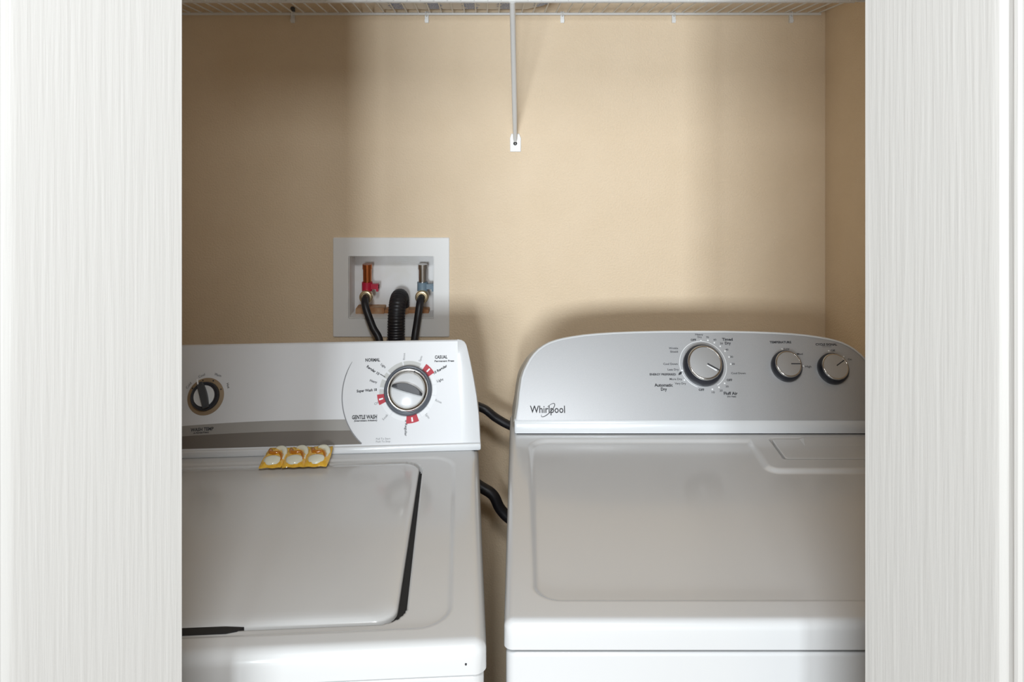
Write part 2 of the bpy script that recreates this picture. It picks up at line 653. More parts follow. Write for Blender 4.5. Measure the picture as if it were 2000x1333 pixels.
# glossy sill under the face
g = G()
prof = [(1.700, .9376), (1.6925, .9400), (1.6885, .9372), (1.6855, .9300), (1.6845, .9200), (1.6855, .9135), (1.690, .9118), (1.720, .9115)]
xs_ = [-.0105, -.0095, -.006, CXD * 2 + .006, CXD * 2 + .0095, CXD * 2 + .0105]
ins = [.003, .001, 0, 0, .001, .003]
vv = []
for x, q in zip(xs_, ins):
    vv += [(x, min(y + q, 1.72), z) for y, z in prof]
m_ = len(prof)
ff = [(i * m_ + k, i * m_ + k + 1, (i + 1) * m_ + k + 1, (i + 1) * m_ + k) for i in range(len(xs_) - 1) for k in range(m_ - 1)]
ff += [tuple(range(m_)), tuple((len(xs_) - 1) * m_ + k for k in range(m_))]
g.add(vv, ff)
dpart(g, 'sill', M['plastic'], smooth=60)
g = G().box((-.006, 1.6875, .9098), (.750, 1.72, .9122))
dpart(g, 'seam', M['shade_seam'], smooth=0)

FH = .0022


def dryer_knob(name, cu, cv, rb, rc, h, ang, notch, label):
    g_ = G()
    DF.lathe(g_, cu, cv, [(rb * 1.0, FH), (rb, FH + .004), (rb * .985, FH + h * .55), (rc * 1.03, FH + h * .8), (rc * .98, FH + h * .86), (.001, FH + h * .86)])
    k = dpart(g_, name, M['dark'], smooth=50)
    k['label'] = label
    g_ = G()
    DF.lathe(g_, cu, cv, [(rc * 1.03, FH + h * .80), (rc * 1.045, FH + h * .88), (rc, FH + h * .97), (rc * .94, FH + h), (rc * .92, FH + h * .985), (rc * .92, FH + h * .9)])
    dpart(g_, 'knob_rim', M['chrome'], k, smooth=60)
    g_ = G()
    DF.lathe(g_, cu, cv, [(rc * .925, FH + h * .9), (rc * .92, FH + h * .985), (rc * .5, FH + h * 1.0), (.001, FH + h * 1.005)])
    dpart(g_, 'knob_cap', M['knobcap'], k, smooth=60)
    g_ = G()
    d = (math.cos(R(ang)), math.sin(R(ang)))
    a0, a1 = notch
    DF.strip(g_, [(cu + d[0] * rc * a0, cv + d[1] * rc * a0), (cu + d[0] * rc * a1, cv + d[1] * rc * a1)], rc * .085, FH + h * 1.012)
    dpart(g_, 'pointer', M['ink'], k, smooth=0)
    if name == 'cycle_knob':
        g_ = G()
        q = (-d[1] * rc * -.10, d[0] * rc * -.10)
        DF.strip(g_, [(cu + d[0] * rc * a0 + q[0], cv + d[1] * rc * a0 + q[1]), (cu + d[0] * rc * .80 + q[0], cv + d[1] * rc * .80 + q[1])], [rc * .04, rc * .10], FH + h * 1.014)
        dpart(g_, 'pointer_edge', M['white'], k, smooth=0)
    return k


dryer_knob('cycle_knob', .3808, .1070, .0412, .0338, .030, -30, (.15, .93), 'large silver-capped dark knob')
dryer_knob('temperature_knob', .5540, .1058, .0312, .0258, .024, 0, (.18, .95), 'silver-capped dark knob, pointer to the right')
dryer_knob('signal_knob', .6495, .1006, .0312, .0258, .024, 32, (.10, .90), 'silver-capped dark knob, pointer up right')
# printed ring and dots
g = G()
DF.strip(g, arc(.3822, .1105, .0485, -60, 250, 60), .0011, FH + .0003)
for (u, v) in ((.3836, .1600), (.3985, .1610), (.4115, .1560), (.4230, .1485), (.4318, .1385), (.4385, .1262), (.4400, .1115), (.4222, .0725), (.4095, .0645), (.3955, .0605),
               (.3375, .0985), (.3400, .0790), (.5525, .1425), (.5905, .1075), (.6500, .1390), (.6790, .1270)):
    DF.slab(g, [(arc(u, v, .0017, 0, 340, 8), FH), (arc(u, v, .0017, 0, 340, 8), FH + .0003)])
tag(dpart(g, 'dial_marks', M['white'], face, smooth=0), kind='stuff')
g = G()
TX = [('OFF', .3680, .1620, .0043, .0115, 1), ('Heavy', .3815, .1735, .0038, .0165, 0), ('Dry', .3820, .1680, .0038, .009, 0), ('70', .3985, .1675, .0038, .006, 0), ('60', .4135, .1625, .0038, .006, 0),
      ('50', .4265, .1545, .0038, .006, 0), ('40', .4362, .1415, .0038, .006, 0), ('30', .4440, .1266, .0038, .006, 0), ('20', .4455, .1118, .0038, .006, 0),
      ('Cool Down', .4535, .0929, .0040, .0300, 0), ('OFF', .4330, .0790, .0045, .0115, 1), ('30', .4265, .0661, .0038, .006, 0), ('20', .4130, .0580, .0038, .006, 0),
      ('10', .3965, .0545, .0038, .006, 0), ('OFF', .3730, .0595, .0045, .0115, 1), ('Fluff Air', .4320, .0525, .0056, .0285, 1), ('(No Heat)', .4330, .0462, .0026, .0180, 1),
      ('Timed', .4400, .1632, .0056, .0225, 1), ('Dry', .4400, .1552, .0056, .0125, 1), ('Wrinkle', .3240, .1445, .0040, .0195, 0), ('Shield', .3245, .1372, .0040, .0165, 0),
      ('Cool Down', .3145, .1118, .0042, .0300, 0), ('Less Dry', .3190, .1004, .0040, .0230, 0), ('ENERGY PREFERRED', .2965, .0905, .0040, .0545, 1), ('More Dry', .3225, .0810, .0040, .0255, 0),
      ('Very Dry', .3310, .0722, .0040, .0230, 0), ('Automatic', .2960, .0690, .0060, .0375, 1), ('Dry', .2960, .0608, .0060, .0125, 1),
      ('TEMPERATURE', .5515, .1571, .0046, .0455, 1), ('CYCLE SIGNAL', .6475, .1523, .0046, .0455, 1), ('Low', .5625, .1432, .0040, .0110, 0), ('Med', .5880, .1325, .0040, .0120, 0),
      ('High', .6010, .1065, .0040, .0125, 0), ('Off', .6590, .1395, .0040, .0090, 0), ('On', .6905, .1213, .0040, .0080, 0)]
for t, u, v, hh, ww, bd in TX:
    DF.text(g, t, u, v, hh, ww, bold=.016 + .02 * bd, h=FH + .0003)
DF.strip(g, [(.6380, .1475), (.6570, .1475)], .0006, FH + .0003)
DF.slab(g, [([(.3285, .0890), (.3300, .0930), (.3335, .0958), (.3372, .0965), (.3362, .0925), (.3330, .0898)], FH), ([(.3285, .0890), (.3300, .0930), (.3335, .0958), (.3372, .0965), (.3362, .0925), (.3330, .0898)], FH + .0003)])
tag(dpart(g, 'lettering', M['ink'], face, smooth=0), kind='stuff')
# maker's word with its ring
g = G()
DF.text(g, 'Whirlpool', .0563, .0213, .0140, .0710, bold=.012, h=FH + .0003)
ring = []
wd_ = []
for k in range(49):
    a = R(150 + 290 * k / 48)
    x_, y_ = .0182 * math.cos(a), .0056 * math.sin(a)
    ca, sa = math.cos(R(43)), math.sin(R(43))
    ring.append((.0575 + x_ * ca - y_ * sa, .0195 + x_ * sa + y_ * ca))
    wd_.append(.0006 + .0009 * math.sin(math.pi * k / 48))
DF.strip(g, ring, wd_, FH + .0004)
o = dpart(g, 'logo', M['ink'], face, smooth=0)

# ------------------------------------------------------------------ washer
wa = empty('washing_machine', (-.0484, 1.058, 0), R(3.8))
tag(wa, 'white top-loading washing machine with red-marked dial, left of the dryer', 'washing machine')
WW = .686


def washer_relief(X, Y):
    d = sdrect(X, Y, -.646, -.040, .026, .531, .045)
    h = -.0028 * sstep(.004, -.004, d)
    o_ = sdrect(X, Y, -.592, -.0985, .040, .5185, .034)
    h = np.where(o_ < 0, -.0135, h)
    return h


pressed_top('top_panel', -WW, .0065, -.012, .70, .911, .016, .022, washer_relief, .0023, M['enamel2'], wa)
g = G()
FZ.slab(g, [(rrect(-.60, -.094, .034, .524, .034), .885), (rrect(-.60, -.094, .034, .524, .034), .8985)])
g.build('lid_gap_shade', M['shade_seam'], wa, smooth=0)  # black slab paints the shade inside the gap round the lid
g = G()
# the lid narrows a little towards its front, like the opening
lid = lambda i: [(x - (.007 * (1 - (y - .05) / .46) if x > -.3 else 0), y) for x, y in rrect(-.589 + i, -.1035 - i, .046 + i, .5155 - i, .030)]
FZ.slab(g, [(lid(0), .900), (lid(0), .9045), (lid(.0012), .9072), (lid(.004), .9090), (lid(.009), .9103), (lid(.016), .9110), (lid(.026), .9113)])
g.build('lid', M['enamel2'], wa, smooth=60, wn=True)
g = G()
FZ.slab(g, [([(-.395, .033), (-.325, .033), (-.312, .0365), (-.305, .0445), (-.330, .0475), (-.395, .0475)], .9000),
            ([(-.395, .033), (-.325, .033), (-.312, .0365), (-.305, .0445), (-.330, .0475), (-.395, .0475)], .9092)])
g.build('finger_slot_shade', M['shade_seam'], wa, smooth=0)  # dark prism paints the shade of the finger recess
# cabinet
g = G()
ol = lambda i: rrect(-WW + .003 + i, .0035 - i, -.009 + i, .697 - i, .014)
FZ.slab(g, [(ol(0), .02), (ol(0), .866), (ol(.0015), .870), (ol(.005), .872)])
g.build('cabinet', M['enamel2'], wa, wn=True)
for (x, y) in ((-.64, .04), (-.04, .04), (-.64, .65), (-.04, .65)):
    g = G()
    FZ.lathe(g, x, y, [(.022, 0), (.022, .012), (.012, .014), (.012, .022)], 16)
    g.build('foot', M['black'], wa)
g = G()
FY = Frame((0, -.0125, 0), (1, 0, 0), (0, 0, 1))
FY.lathe(g, -.0195, .8870, [(.0014, 0), (.0012, .0008)], 8)
g.build('chip', M['ink'], wa)

# console
T = R(25)
WF = Frame((0, .560, .924), (1, 0, 0), (0, math.sin(T), math.cos(T)))
MX = -.343
RIGHT = [(.0095, 0), (.0085, .03), (.0069, .0505), (.0028, .085), (-.0027, .1174), (-.0085, .147), (-.0145, .1725), (-.0170, .1820), (-.0210, .1885), (-.0270, .1925), (-.0350, .1940)]


def wout(ins=0.0, base=0.0):
    half = [Vector(p) for p in RIGHT]
    full = half + [Vector((2 * MX - p.x, p.y)) for p in reversed(half)]
    n_ = len(full)
    out = []
    for i, p in enumerate(full):
        t = (full[min(i + 1, n_ - 1)] - full[max(i - 1, 0)]).normalized()
        q = p + Vector((-t.y, t.x)) * ins
        if i in (0, n_ - 1):
            q.y = base
        out.append((q.x, q.y))
    return out


g = G()
rings = [[WF.p(u, v, 0) for u, v in wout(.004)], [WF.p(u, v, -.0012) for u, v in wout(.0012)], [WF.p(u, v, -.004) for u, v in wout(0)], [WF.p(u, v, -.024) for u, v in wout(0)],
         [WF.p(u, v, -.026) for u, v in wout(-.0012)], [WF.p(u, v, -.045) for u, v in wout(-.0015)]]
rings.append([Vector((p.x, .70, p.z - .006)) for p in rings[-1]])
n = len(rings[0])
for a_, b_ in zip(rings, rings[1:]):
    g.add(a_ + b_, [(k, k + 1, n + k + 1, n + k) for k in range(n - 1)])
g.add(rings[0], [tuple(range(n))])
g.add(rings[-1], [tuple(range(n))])
bm_ = g
con = bm_.build('console', M['facew'], wa, smooth=50)
# end caps stand slightly proud of the face
for sgn in (1, -1):
    g = G()
    strip_ = [(-.024, 0.0), (-.026, .04), (-.0310, .10), (-.0340, .16), (-.0350, .1940), (-.0270, .1925), (-.0210, .1885), (-.0170, .1820), (-.0145, .1725), (-.0085, .147), (-.0027, .1174), (.0028, .085), (.0069, .0505), (.0095, 0)]
    if sgn < 0:
        strip_ = [(2 * MX - u, v) for u, v in strip_]
    sh = [(u + (-.0012 if u > MX else .0012) * (0 if k < 5 else 1), v - (.001 if v > .15 else 0)) for k, (u, v) in enumerate(strip_)]
    WF.slab(g, [(strip_, -.010), (strip_, .0010), (sh, .0020)])
    g.build('end_cap', M['cream'] if False else M['plastic'], wa, smooth=50)['label'] = 'off-white end cap'
# flange under the face
g = G()
FX = Frame((0, .5545, .9115), (1, 0, 0), (0, 0, 1))
ol = lambda i: rrect(2 * MX - .0105 + i, .0105 - i, 0 + i, .0125 - i, .003, 3)
FX.slab(g, [(ol(0), -.03), (ol(0), 0), (ol(.001), .0012)])
g.build('flange', M['plastic'], wa, smooth=50)
g = G().box((2 * MX - .004, .556, .9092), (.004, .60, .9122))
g.build('seam', M['shade_seam'], wa, smooth=0)


def circ3(a, b, c):
    ax, ay = a
    bx, by = b
    cx, cy = c
    d = 2 * (ax * (by - cy) + bx * (cy - ay) + cx * (ay - by))
    ux = ((ax * ax + ay * ay) * (by - cy) + (bx * bx + by * by) * (cy - ay) + (cx * cx + cy * cy) * (ay - by)) / d
    uy = ((ax * ax + ay * ay) * (cx - bx) + (bx * bx + by * by) * (ax - cx) + (cx * cx + cy * cy) * (bx - ax)) / d
    return ux, uy, math.hypot(ax - ux, ay - uy)


AU, AV, AR = circ3((-.2432, .1545), (-.2591, .0865), (-.2184, .0046))
arcu = lambda v: AU - math.sqrt(max(AR * AR - (v - AV) ** 2, 0))
lo0 = lambda u: .0485 - .143 * max(0, -.36 - u) ** 2 - .08 * max(0, u + .36) ** 2     # upper edge of the grey band
lo1 = lambda u: .0290 - .110 * max(0, -.36 - u) ** 2 - .12 * max(0, u + .36) ** 2
uu = [-.685 + (-.262 + .685) * k / 24 for k in range(25)]


def band(top, bot):
    e1 = [(u, top(u)) for u in uu]
    vt, vb = top(-.25), bot(-.25)
    side = [(arcu(vt + (vb - vt) * k / 6) - .0010, vt + (vb - vt) * k / 6) for k in range(7)]
    e2 = [(u, bot(u)) for u in reversed(uu)]
    return e1 + side + e2


g = G()
WF.poly(g, band(lo0, lo1))
g.build('grey_stripe', M['band'], con, smooth=0)
g = G()
WF.poly(g, band(lo1, lambda u: .0025))
g.build('taupe_stripe', M['band2'], con, smooth=0)
g = G()
pts = [(arcu(.0035 + (.1545 - .0035) * k / 40), .0035 + (.1545 - .0035) * k / 40) for k in range(41)]
WF.strip(g, pts, [.0019] * 34 + [.0019 - .0002 * k for k in range(7)], .0006)
g.build('arc_line', M['inkg'], con, smooth=0)

# cycle dial
CU, CV = -.1315, .0975
g = G()
WF.lathe(g, CU, CV, [(.0465, .0), (.0472, .004), (.0462, .009), (.0440, .0115), (.0425, .0110), (.0412, .0125), (.0395, .0125), (.001, .0100)], 64)
kn = g.build('cycle_knob', M['slate'], wa, smooth=50)
kn['label'] = 'large chrome and grey dial'
g = G()
WF.lathe(g, CU, CV, [(.0402, .0110), (.0398, .0160), (.0385, .0185), (.0368, .0185), (.0330, .0150), (.0318, .0140), (.0300, .0130)], 64)
g.build('chrome_ring', M['chrome'], kn, smooth=60)
g = G()
WF.lathe(g, CU, CV, [(.0322, .0130), (.0316, .0165), (.0290, .0180), (.001, .0186)], 64)
g.build('dial_cap', M['plastic'], kn, smooth=60)


def blade(cu, cv, ang, L, bulge, tip, h0, h1, m, parent):
    """curved finger grip across a knob"""
    d = Vector((math.cos(R(ang)), math.sin(R(ang))))
    nn = Vector((-d.y, d.x))
    up, lo = [], []
    for k in range(17):
        t = -1 + 2 * k / 16
        c = Vector((cu, cv)) + d * (t * L)
        up.append(tuple(c + nn * (tip + bulge * (1 - t * t))))
        lo.append(tuple(c - nn * (tip + bulge * .10 * (1 - t * t))))
    olg = lo + up[::-1]
    cxy = Vector((sum(p[0] for p in olg) / len(olg), sum(p[1] for p in olg) / len(olg)))
    sm = [tuple(cxy + (Vector(p) - cxy) * .90) for p in olg]
    g_ = G()
    WF.slab(g_, [(olg, h0), (olg, h1 - .002), (sm, h1)])
    return g_.build('grip', m, parent, smooth=50)


blade(CU - .0005, CV - .0015, -17, .0305, .0100, .0020, .0180, .0300, M['grip'], kn)
g = G()
WF.slab(g, [(arc(CU + .0130, CV + .0335, .0016, 0, 330, 8), .0150), (arc(CU + .0130, CV + .0335, .0016, 0, 330, 8), .0192)])
g.build('index_dot', M['ink'], kn)
# printed ring round the dial
g = G()
DR0, DR1 = .0470, .0560


def seg(g_, a0, a1, r0=DR0, r1=DR1, h=.0005, n_=10):
    o_ = arc(CU, CV, r1, a0, a1, n_) + arc(CU, CV, r0, a1, a0, n_)
    WF.poly(g_, o_, h)


for a0, a1 in ((104, 137), (64, 101), (141, 152), (156, 172), (176, 186)):
    g = G()
    seg(g, a0, a1)
    g.build('grey_mark', M['lgrey'], con, smooth=0)
for a0, a1 in ((-62, -88), (-40, -60), (-12, -38), (12, 30), (-10, 10), (-92, -125), (-128, -160)):
    g = G()
    seg(g, a0, a1, h=.0004)
    g.build('white_mark', M['offw'], con, smooth=0)
for a0, a1 in ((33, 55), (186, 205), (268, 292)):
    g = G()
    seg(g, a0, a1, .0470, .0605, .0008)
    g.build('red_mark', M['red'], con, smooth=0)
    g = G()
    am = (a0 + a1) / 2
    seg(g, am - 1.6, am + 1.6, .0500, .0580, .0011, 3)
    g.build('red_mark_bar', M['white'], con, smooth=0)
g = G()
TW = [('NORMAL', -.2031, .1571, .0060, .0290, 0, 1), ('Light', -.1815, .1454, .0042, .0115, -38, 0), ('Regular 10', -.2015, .1375, .0048, .0290, -33, 1), ('Heavy', -.1995, .1165, .0045, .0150, -16, 0),
      ('Super Wash 18', -.2120, .0999, .0047, .0390, 3, 1), ('GENTLE WASH', -.2140, .0511, .0070, .0480, 0, 1), ('(Intermittent Agitation)', -.2115, .0446, .0030, .0440, 0, 1),
      ('CASUAL', -.0675, .1600, .0060, .0250, 0, 1), ('Permanent Press', -.0610, .1522, .0034, .0390, 0, 1), ('10 Regular', -.0690, .1365, .0048, .0300, 29, 1), ('Light', -.0690, .1159, .0045, .0130, 16, 0)]
for t, u, v, hh, ww, rt, bd in TW:
    WF.text(g, t, u, v, hh, ww, rt, .014 + .020 * bd)
WF.text(g, '6 Regular', -.1335, .0290, .0045, .0290, -90, .015)
WF.strip(g, [(CU - .0560, CV + .0325), (CU - .0455, CV + .0262)], .0011, .0012)
WF.text(g, 'WASH TEMP', -.5195, .0365, .0058, .0425, 2, .03, h=.0008)
WF.text(g, 'on Regular/Heavy', -.5205, .0308, .0030, .0290, 2, .03, h=.0008)
WF.text(g, 'Cold', -.5555, .1165, .0046, .0125, 55, 0)
WF.text(g, 'Cool', -.5330, .1345, .0046, .0125, 22, 0)
WF.text(g, 'Warm', -.5020, .1350, .0046, .0140, -18, 0)
WF.text(g, 'Hot', -.4800, .1145, .0046, .0100, -68, 0)
tag(g.build('lettering', M['ink'], con, smooth=0), kind='stuff')
g = G()
WF.text(g, 'Off', -.1915, .0758, .0044, .0100, 22, 0)
WF.text(g, 'Soak', -.1745, .0500, .0044, .0130, 48, 0)
WF.text(g, 'Rinse', -.1414, .1625, .0044, .0130, 90, 0)
WF.text(g, 'Spin', -.1085, .1575, .0044, .0110, 68, 0)
WF.text(g, 'Rinse', -.0715, .0765, .0044, .0130, -22, 0)
WF.text(g, 'Spin', -.0925, .0500, .0044, .0110, -50, 0)
WF.text(g, 'Pull To Start', -.1765, .0112, .0034, .0270, 0, 0)
WF.text(g, 'Push To Stop', -.1765, .0063, .0034, .0270, 0, 0)
tag(g.build('faint_lettering', M['inkg'], con, smooth=0), kind='stuff')

# temperature knob
TU, TV = -.5205, .0955
g = G()
WF.lathe(g, TU, TV, [(.0345, 0), (.0340, .0015), (.0270, .0020), (.001, .0020)], 56)
kt = g.build('temperature_knob', M['tan'], wa, smooth=50)
kt['label'] = 'small knob in a ring coloured with a tan reflection'
g = G()
WF.lathe(g, TU, TV, [(.0268, .0015), (.0262, .0100), (.0245, .0120), (.0205, .0115), (.001, .0100)], 48)
g.build('knob_skirt', M['dark'], kt, smooth=50)
g = G()
WF.lathe(g, TU, TV, [(.0200, .0100), (.0192, .0132), (.001, .0138)], 48)
g.build('knob_cap', M['plastic'], kt, smooth=50)
blade(TU - .0010, TV + .0010, -69, .0245, .0035, .0048, .0125, .0240, M['grip'], kt)
g = G()
WF.strip(g, [(TU - .0128, TV + .0300), (TU - .0105, TV + .0200)], .0028, .0250)
g.build('pointer', M['white'], kt, smooth=0)
g = G()
for a in (150, 106, 68, 24):
    WF.slab(g, [(arc(TU + .0307 * math.cos(R(a)), TV + .0307 * math.sin(R(a)), .0014, 0, 330, 8), .0018), (arc(TU + .0307 * math.cos(R(a)), TV + .0307 * math.sin(R(a)), .0014, 0, 330, 8), .0026)])
tag(g.build('index_dots', M['ink'], kt), kind='stuff')


# ------------------------------------------------------------------ detergent pods leaning on the washer's flange
def grid_shape(fn, n1=18, n2=18):
    v = [fn(-1 + 2 * i / n1, -1 + 2 * j / n2) for j in range(n2 + 1) for i in range(n1 + 1)]
    f = [(j * (n1 + 1) + i, j * (n1 + 1) + i + 1, (j + 1) * (n1 + 1) + i + 1, (j + 1) * (n1 + 1) + i) for j in range(n2) for i in range(n1)]
    return v, f


wm = Matrix.Translation((-.0484, 1.058, 0)) @ Matrix.Rotation(R(3.8), 4, 'Z')
PT = R(11)
pod_labels = ['leftmost amber and white detergent pod on the washer', 'middle amber and white detergent pod on the washer', 'rightmost amber and white detergent pod on the washer']
for i, (pu, lean, wsc) in enumerate(((-.3700, .004, .0215), (-.3310, .001, .0212), (-.2910, -.0008, .0225))):
    rnd = random.Random(i)
    base = wm @ Vector((pu, .4860, .9118))
    root = empty('detergent_pod', base, R(3.8))
    tag(root, pod_labels[i], 'detergent pod', 'detergent pods against the washer console')
    PF = Frame((0, .0, .002), (1, 0, 0), (0, math.cos(PT), math.sin(PT)))
    Lh = .0325
    SV = Lh * 2 / .053
    skew = lambda v: .0035 * v * (1 if i == 0 else .4)

    def pill(sgn, th):
        def fn(a, b):
            rim = max(abs(a), abs(b))
            rip = .0009 * math.sin(9 * a + i) * math.sin(7 * b + 2 * i) + .0006 * rnd.uniform(-1, 1)
            hh = th * (max(0, 1 - a ** 4) * max(0, 1 - b ** 4)) ** .6
            e = 1 + .03 * math.sin(6 * a + i) * (abs(b) > .9)
            return PF.p(a * wsc * (1 - .08 * (b * b)) + skew(b), Lh + b * Lh * e * .93, .0040 + sgn * hh + (rip if rim < .97 else 0))
        return fn
    g = G()
    v1, f1 = grid_shape(pill(1, .0050))
    v2, f2 = grid_shape(pill(-1, .0030))
    g.add(v1, f1)
    g.add(v2, [q[::-1] for q in f2])
    film = g.build('film', M['film'], root, smooth=180)
    # lower white chamber
    g = G()
    ww_ = .0158
    for lat in range(1):
        v, f = [], []
        for a in range(9):
            ph = math.pi / 2 * a / 8
            for k in range(24):
                th = 2 * math.pi * k / 24
                v.append(PF.p(-.001 + skew(-.4) + ww_ * math.cos(ph) * math.cos(th), (.0175 + .0125 * math.cos(ph) * math.sin(th) * (1 if math.sin(th) < 0 else .75)) * SV, .0070 + .0065 * math.sin(ph)))
        for a in range(8):
            for k in range(24):
                k2 = (k + 1) % 24
                f.append((a * 24 + k, a * 24 + k2, (a + 1) * 24 + k2, (a + 1) * 24 + k))
        g.add(v, f)
    g.build('white_chamber', M['gelw'], root, smooth=180)
    # upper white swirl sweeping down the right side
    g = G()
    pp = spline([PF.p(-.004 + skew(.6), .0455 * SV, .0070), PF.p(.005 + skew(.6), .0440 * SV, .0080), PF.p(.0125 + skew(.3), .0400 * SV, .0080), PF.p(.0165, .0310 * SV, .0072), PF.p(.0155, .0190 * SV, .0060)], 5)
    m_ = len(pp)
    g.tube(pp, [.0026 + .0034 * math.sin(math.pi * min(1, k / (m_ * .75)) * .8 + .3) if k < m_ * .75 else .0022 for k in range(m_)], 10)
    g.build('upper_chamber', M['gelw'], root, smooth=180)
    # darker amber swirl between them
    g = G()
    pp = spline([PF.p(-.0130 + skew(.5), .0390 * SV, .0080), PF.p(-.0090, .0325 * SV, .0088), PF.p(.0000, .0320 * SV, .0095), PF.p(.0065, .0325 * SV, .0093), PF.p(.0110, .0270 * SV, .0085), PF.p(.0125, .0180 * SV, .0075), PF.p(.0085, .0105 * SV, .0065)], 5)
    m_ = len(pp)
    g.tube(pp, [.0044 * (1 - .6 * k / m_) for k in range(m_)], 10)
    g.build('amber_chamber', M['gelo'], root, smooth=180)

# ------------------------------------------------------------------ valve box in the back wall
bx = empty('outlet_box', (-.3212, WY, 1.11))
tag(bx, 'white recessed washer outlet box with two water valves in beige wall', 'outlet box')
BO = Vector((-.3212, WY, 1.11))


def bpart(g_, name, m, parent=bx, **k):
    g_.v = [p - BO for p in g_.v]
    return g_.build(name, m, parent, **k)


FW = Frame((0, WY, 0), (1, 0, 0), (0, 0, 1))
g = G()
X0, X1, Z0, Z1 = -.4667, -.1756, .9872, 1.2359


def frame_ring(g_, o0, i0, h0, h1, bev=.0015, depth=-.070, cap=True):
    oo = rrect(*o0, .003, 3)
    ii = rrect(*i0, .003, 3)
    oo2 = rrect(o0[0] + bev, o0[1] - bev, o0[2] + bev, o0[3] - bev, .003, 3)
    n_ = len(oo)
    rr = [[FW.p(*q, h0) for q in oo], [FW.p(*q, h1 - bev) for q in oo], [FW.p(*q, h1) for q in oo2], [FW.p(*q, h1) for q in ii], [FW.p(*q, depth) for q in ii]]
    v = [p for q in rr for p in q]
    f = []
    for i in range(4):
        for k in range(n_):
            k2 = (k + 1) % n_
            f.append((i * n_ + k, i * n_ + k2, (i + 1) * n_ + k2, (i + 1) * n_ + k))
    if cap:
        f.append(tuple(4 * n_ + k for k in range(n_)))
    g_.add(v, f)


frame_ring(g, (X0, X1, Z0, Z1), (BX0 + .001, BX1 - .001, BZ0 + .001, BZ1 - .001), 0.0002, .0045, depth=.0008, cap=False)
bpart(g, 'faceplate', M['abs'], smooth=30)
g = G()
frame_ring(g, (BX0 + .0004, BX1 - .0004, BZ0 + .0004, BZ1 - .0004), (BX0 + .003, BX1 - .003, BZ0 + .003, BZ1 - .003), -.0690, .0005)
bpart(g, 'inner_box', M['absd'], smooth=30)
g = G()
for (u0, u1, v_) in ((-.306, -.291, 1.1690), (-.316, -.291, 1.1640), (-.306, -.291, 1.1590)):
    FW.strip(g, [(u0, v_), (u1, v_)], .0016, -.0685)
tag(bpart(g, 'embossed_mark', M['abs'], smooth=0), kind='stuff')
g = G()
FW.slab(g, [(rrect(-.418, -.345, BZ0 + .002, 1.050, .003, 3), -.0695), (rrect(-.418, -.345, BZ0 + .002, 1.050, .003, 3), -.035)])
FW.slab(g, [(rrect(-.345, -.232, BZ0 + .002, 1.044, .003, 3), -.0695), (rrect(-.345, -.232, BZ0 + .002, 1.044, .003, 3), -.040)])
bpart(g, 'rusty_ledge', M['rust'], smooth=30)
g = G()
g.tube([(-.3035, WY + .046, 1.0345), (-.3035, WY + .046, 1.050)], [.0225, .0215], 20)
bpart(g, 'drain_collar', M['rust'], smooth=50)
for (vx, pm, hm, nm, lb) in ((-.3870, M['copper'], M['redh'], 'hot_water_valve', 'copper valve with red handle'), (-.2465, M['steel'], M['blueh'], 'cold_water_valve', 'silver valve with blue-grey handle')):
    yv = WY + .030
    g = G()
    g.tube([(vx, yv, 1.104), (vx, yv, 1.150), (vx, yv, 1.1505), (vx, yv, 1.1625)], [.0108, .0108, .0122, .0122], 20)
    k = bpart(g, nm, pm, smooth=50)
    k['label'] = lb
    g = G()
    g.tube([(vx, yv - .002, 1.096), (vx, yv - .002, 1.118)], [.0135, .0135], 20)
    g.box((vx + .008, yv - .010, 1.101), (vx + .030, yv + .002, 1.114))
    g.box((vx + .024, yv - .013, 1.096), (vx + .030, yv + .004, 1.112))
    bpart(g, 'valve_handle', hm, k, smooth=50)
    g = G()
    g.tube([(vx, yv, 1.112), (vx, yv, 1.070)], .0100, 16)
    bpart(g, 'valve_body', M['brass'], k, smooth=50)
    g = G()
    FV = Frame((vx, yv - .002, 1.0835), (1, 0, 0), (0, 0, 1))
    FV.lathe(g, 0, 0, [(.012, 0), (.0165, .004), (.0170, .012), (.0165, .020), (.0145, .022), (.0125, .022), (.0110, .018), (.001, .018)], 28)
    bpart(g, 'coupling', M['brass'], k, smooth=50)


def hose(name, pts, r, label, cat, group=None, ribs=0, n=14):
    p = spline(pts, 12)
    g_ = G()
    if ribs:
        # resample evenly, alternate radius for the corrugation
        d = [0]
        for a, b in zip(p, p[1:]):
            d.append(d[-1] + (b - a).length)
        tot = d[-1]
        m_ = int(tot / ribs)
        q, rs = [], []
        j = 0
        for k in range(m_ + 1):
            t = tot * k / m_
            while j < len(d) - 2 and d[j + 1] < t:
                j += 1
            f = (t - d[j]) / max(d[j + 1] - d[j], 1e-9)
            q.append(p[j].lerp(p[j + 1], min(f, 1)))
            rs.append(r * (1.0 if (k // 2) % 2 else .94))
        p, r = q, rs
    o0 = p[-1].copy()
    g_.tube(p, r, n)
    g_.v = [q - o0 for q in g_.v]
    o_ = g_.build(name, M['black'], None, smooth=60)
    o_.location = o0
    return tag(o_, label, cat, group)


